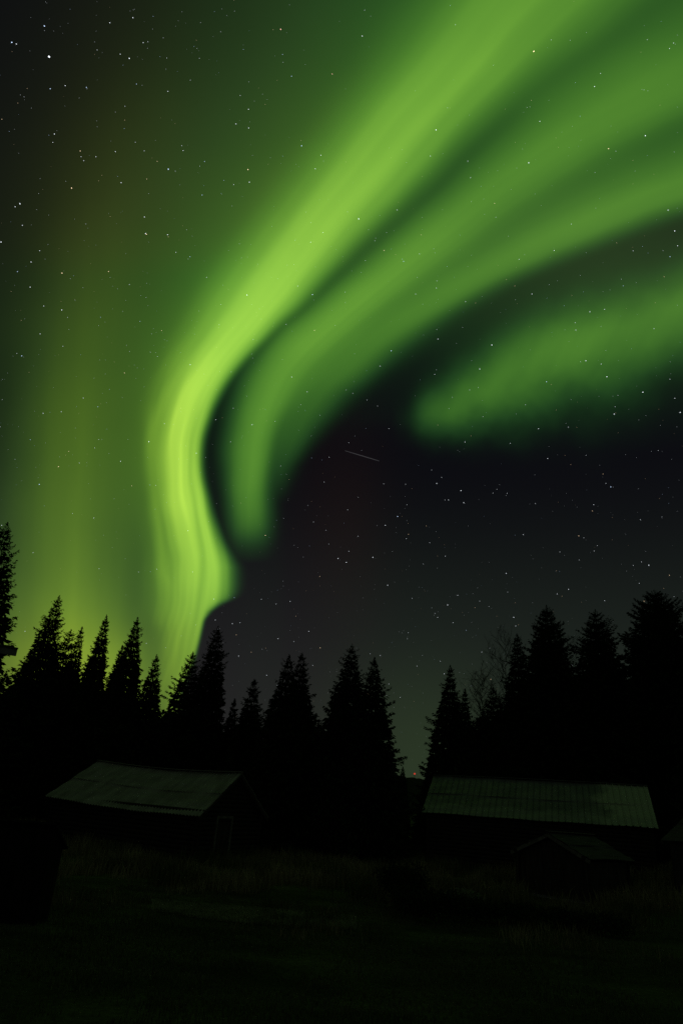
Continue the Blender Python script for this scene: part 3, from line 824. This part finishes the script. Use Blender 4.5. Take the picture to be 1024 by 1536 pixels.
def grass(name, label, n, xr, yr, hgt, cols, seed, dens=None, wid=.02):
    r = np.random.default_rng(seed)
    y = np.sqrt(r.uniform(yr[0] ** 2, yr[1] ** 2, n)); x = r.uniform(xr[0], xr[1], n) * y
    nz = np.sin(x * .8 + 1.7) * np.sin(y * .55 + .4) + .6 * np.sin(x * 2.3 + y * 1.1) * np.sin(y * 1.9 - x * .7) + r.normal(0, .35, n)
    k = nz > (-.1 if dens is None else dens)
    x, y = x[k], y[k]; n = len(x)
    z = gz(x, y); hh = hgt * r.uniform(.45, 1.15, n) * (1 + .25 * np.sin(x * 1.3) * np.sin(y * .9))
    a = r.random(n) * 6.28; b = r.normal(0, .28, (n, 2)) * hh[:, None]
    w = wid * r.uniform(.6, 1.3, n)
    p0 = np.stack([x - np.cos(a) * w, y - np.sin(a) * w, z - .02], -1); p1 = np.stack([x + np.cos(a) * w, y + np.sin(a) * w, z - .02], -1)
    m0 = np.stack([x + b[:, 0] * .35 - np.cos(a) * w * .7, y + b[:, 1] * .35 - np.sin(a) * w * .7, z + hh * .6], -1); m1 = m0 + np.stack([np.cos(a), np.sin(a), 0 * a], -1) * (w * 1.4)[:, None]
    t = np.stack([x + b[:, 0], y + b[:, 1], z + hh], -1)
    Vv = np.stack([p0, p1, m1, m0, t], 1).reshape(-1, 3); i = np.arange(n) * 5
    F = np.concatenate([np.stack([i, i + 1, i + 2], -1), np.stack([i, i + 2, i + 3], -1), np.stack([i + 3, i + 2, i + 4], -1)])
    o = np_mesh(name, Vv, F, cols); meta(o, label, 'grass', kind='stuff'); return o


DRY = mat('dry meadow grass', (.12, .11, .05), (.27, .25, .12), .35, .9, spec=.05, extra=mix_mask((.05, .07, .025), .25, .45, .6, 'Object'))
LAWN = mat('short grass', (.05, .07, .027), (.12, .155, .065), .5, .9, stretch=(.5, 1.6, 1), spec=.05)
grass('meadow_grass', 'tall dry meadow grass around the barns', 90000, (-.62, .66), (30, 56), .75, DRY, 1)
grass('short_grass', 'short cropped grass of the near meadow', 120000, (-.5, .62), (12, 31), .09, LAWN, 2, dens=-.5, wid=.012)
grass('weeds', 'taller weed tufts scattered over the near meadow', 26000, (-.5, .62), (22, 32), .38, DRY, 3, dens=.75, wid=.014)

CUT = mat('pale cut grass', (.14, .18, .08), (.26, .31, .15), 1.2, .9, spec=.05)
grass('cut_grass', 'pale strip of cut grass across the middle of the meadow', 30000, (-.20, .06), (24.3, 26.6), .11, CUT, 7, dens=-1.2, wid=.013)

# ------------------------------------------------------------------ stars (a point cloud far outside everything) and a thin bright streak
STARS = [(74, 85, 3.2, 'w'), (67, 39, 2.1, 'b'), (25, 66, 1.7, 'w'), (421, 44, 2.1, 'r'), (543, 54, 1.7, 'w'), (498, 111, 1.6, 'r'), (800, 77, 2.5, 'o'), (130, 131, 1.6, 'b'),
         (82, 201, 1.7, 'w'), (252, 137, 1.5, 'w'), (205, 126, 1.4, 'b'), (373, 192, 1.7, 'w'), (900, 110, 1.3, 'w'), (912, 223, 1.9, 'o'), (809, 182, 1.6, 'w'), (645, 234, 1.5, 'w'), (285, 385, 1.5, 'b'),
         (182, 274, 1.7, 'w'), (126, 241, 1.4, 'w'), (122, 235, 1.3, 'w'), (310, 416, 1.3, 'w'), (30, 305, 1.6, 'w'), (34, 338, 1.5, 'w'), (2, 363, 2., 'w'), (60, 376, 1.5, 'w'), (47, 393, 1.7, 'w'),
         (236, 242, 1.3, 'o'), (559, 836, 2., 'w'), (908, 725, 1.5, 'w'), (147, 610, 1.7, 'b'), (66, 459, 1.5, 'w'), (583, 643, 1.5, 'w'), (523, 664, 1.4, 'w'), (486, 723, 1.4, 'w'),
         (697, 663, 1.9, 'w'), (695, 754, 1.9, 'w'), (609, 808, 1.5, 'w'), (610, 757, 1.4, 'w'), (644, 814, 1.4, 'w'), (470, 783, 1.4, 'w'), (523, 827, 1.5, 'w'), (493, 816, 1.3, 'w'),
         (667, 750, 1.4, 'w'), (760, 740, 1.4, 'w'), (662, 716, 1.4, 'w'), (647, 705, 1.3, 'w'), (673, 613, 1.3, 'w'), (724, 625, 1.4, 'w'), (678, 596, 1.3, 'w'), (529, 590, 1.4, 'w'), (550, 600, 1.4, 'w'),
         (519, 585, 1.3, 'w'), (566, 609, 1.3, 'w'), (480, 623, 1.3, 'w'), (451, 607, 1.4, 'w'), (421, 699, 1.4, 'w'), (852, 884, 1.8, 'w'), (835, 891, 1.6, 'w'), (770, 926, 1.9, 'w'), (773, 939, 1.6, 'w'),
         (686, 893, 1.6, 'w'), (679, 934, 1.5, 'w'), (656, 926, 1.5, 'w'), (652, 920, 1.2, 'w'), (722, 978, 1.5, 'w'), (761, 888, 1.3, 'w'), (958, 875, 1.4, 'w'), (906, 901, 1.5, 'w'), (660, 992, 1.3, 'w'),
         (734, 972, 1.3, 'w'), (612, 949, 1.3, 'w'), (857, 998, 1.8, 'w'), (463, 947, 1.7, 'w'), (417, 958, 1.7, 'w'), (358, 984, 1.7, 'w'), (400, 1013, 1.6, 'w'), (360, 934, 1.5, 'w'), (323, 930, 1.6, 'w'),
         (414, 906, 1.4, 'w'), (435, 902, 1.6, 'w'), (570, 983, 1.5, 'w'), (469, 998, 1.4, 'w'), (583, 1026, 1.4, 'w'), (600, 1046, 1.4, 'w'), (141, 777, 1.7, 'w'), (50, 829, 1.5, 'w'), (149, 853, 1.5, 'w'),
         (208, 858, 1.4, 'w'), (282, 796, 1.8, 'w'), (289, 858, 1.6, 'w'), (807, 643, 1.9, 'w'), (605, 392, 1.6, 'b'), (778, 389, 1.4, 'w'), (863, 495, 1.5, 'w'), (862, 484, 1.3, 'w'), (901, 546, 1.5, 'w'),
         (926, 593, 1.4, 'w'), (922, 610, 1.4, 'w'), (1004, 385, 1.5, 'b'), (906, 464, 1.5, 'w'), (654, 432, 1.5, 'w'), (623, 441, 1.4, 'w'), (704, 585, 1.5, 'w'), (980, 493, 1.4, 'w'), (3, 788, 1.7, 'w'),
         (38, 947, 1.6, 'w'), (949, 848, 1.4, 'w'), (1010, 895, 1.3, 'w'), (868, 840, 1.3, 'w')]
TINT = {'w': (.86, .93, 1.), 'b': (.55, .72, 1.), 'o': (1., .72, .45), 'r': (1., .5, .42)}


def stars():
    r = np.random.default_rng(8); D = 3300.
    P = []; S = []; C = []
    for x, y, s, k in STARS:
        d = FW + RT * (x - 512) / 1024 + UP * (768 - y) / 1024; P.append(d / np.linalg.norm(d)); lo = .82 if y > 560 else 1.; S.append(.40 * s * lo); C.append(np.array(TINT[k]) * (.28 + .24 * s ** 1.5) * lo)
    n = 34000; d = r.normal(0, 1, (n, 3)); d /= np.linalg.norm(d, axis=1)[:, None]; d = d[d[:, 2] > .02]
    # fewer in some patches, as in a real field
    cl = np.sin(d[:, 0] * 7 + 1) * np.sin(d[:, 2] * 9) * np.sin(d[:, 1] * 6 + 2); d = d[(cl + r.normal(0, .5, len(d))) > -.35]; n = len(d)
    mag = r.random(n) ** 7.
    for i in range(n):
        P.append(d[i]); S.append(.33 + .38 * mag[i]); t = r.random()
        c = TINT['w'] if t < .7 else (TINT['b'] if t < .82 else TINT['o']); hi = .42 + 1.4 * min(1, max(0, (d[i][2] - .15) / .5)); C.append(np.array(c) * hi * (.07 + .26 * r.random() ** 2 + .7 * mag[i]))
    P = np.array(P); S = np.array(S) * D / 1024; C = np.array(C)
    n = len(P); o = np.array([[1, 0, 0], [-1, 0, 0], [0, 1, 0], [0, -1, 0], [0, 0, 1], [0, 0, -1]], float)
    ctr = P * D + np.array([0, 0, CAM_H]); Vv = (ctr[:, None] + o[None] * S[:, None, None]).reshape(-1, 3)
    tr = np.array([[0, 2, 4], [2, 1, 4], [1, 3, 4], [3, 0, 4], [2, 0, 5], [1, 2, 5], [3, 1, 5], [0, 3, 5]])
    F = (np.arange(n)[:, None, None] * 6 + tr[None]).reshape(-1, 3)
    m = bpy.data.materials.new('starlight'); m.use_nodes = True; t = m.node_tree; t.nodes.clear()
    a = t.nodes.new('ShaderNodeAttribute'); a.attribute_name = 'tint'; e = t.nodes.new('ShaderNodeEmission'); e.inputs[1].default_value = .62
    tr_ = t.nodes.new('ShaderNodeBsdfTransparent'); ad = t.nodes.new('ShaderNodeAddShader'); ou = t.nodes.new('ShaderNodeOutputMaterial')
    t.links.new(a.outputs['Color'], e.inputs[0]); t.links.new(e.outputs[0], ad.inputs[0]); t.links.new(tr_.outputs[0], ad.inputs[1]); t.links.new(ad.outputs[0], ou.inputs[0])
    m.cycles.emission_sampling = 'NONE'
    ob = np_mesh('stars', Vv, F, m)
    at_ = ob.data.attributes.new('tint', 'FLOAT_COLOR', 'POINT')
    at_.data.foreach_set('color', np.concatenate([np.repeat(C, 6, 0), np.ones((n * 6, 1))], 1).astype(np.float32).ravel())
    meta(ob, 'countless small white stars all over the night sky', 'stars', kind='stuff')


stars()


def sky_streak():  # thin tapered glowing tube far out, drawn as a faint streak
    D = 2500.
    def sky(x, y):
        d = FW + RT * (x - 512) / 1024 + UP * (768 - y) / 1024; return Vector(tuple(d / np.linalg.norm(d) * D)) + Vector((0, 0, CAM_H))
    a, b = sky(517, 676), sky(568.5, 691.5); m = MB(); n = 12
    for i in range(n):
        t0, t1 = i / n, (i + 1) / n; f = lambda t: .35 + 1.1 * math.sin(math.pi * min(1, t * .75 + .1))
        m.tube(a.lerp(b, t0), a.lerp(b, t1), f(t0), f(t1), 6, caps=False)
    k = bpy.data.materials.new('meteor light'); k.use_nodes = True; t = k.node_tree; t.nodes.clear()
    e = t.nodes.new('ShaderNodeEmission'); e.inputs[0].default_value = (.8, .8, .85, 1); e.inputs[1].default_value = .022
    tr_ = t.nodes.new('ShaderNodeBsdfTransparent'); ad = t.nodes.new('ShaderNodeAddShader'); ou = t.nodes.new('ShaderNodeOutputMaterial')
    t.links.new(e.outputs[0], ad.inputs[0]); t.links.new(tr_.outputs[0], ad.inputs[1]); t.links.new(ad.outputs[0], ou.inputs[0]); k.cycles.emission_sampling = 'NONE'
    o = m.build('sky_streak', k); meta(o, 'short thin bright streak crossing the dark sky under the green arch', 'sky_streak')


sky_streak()
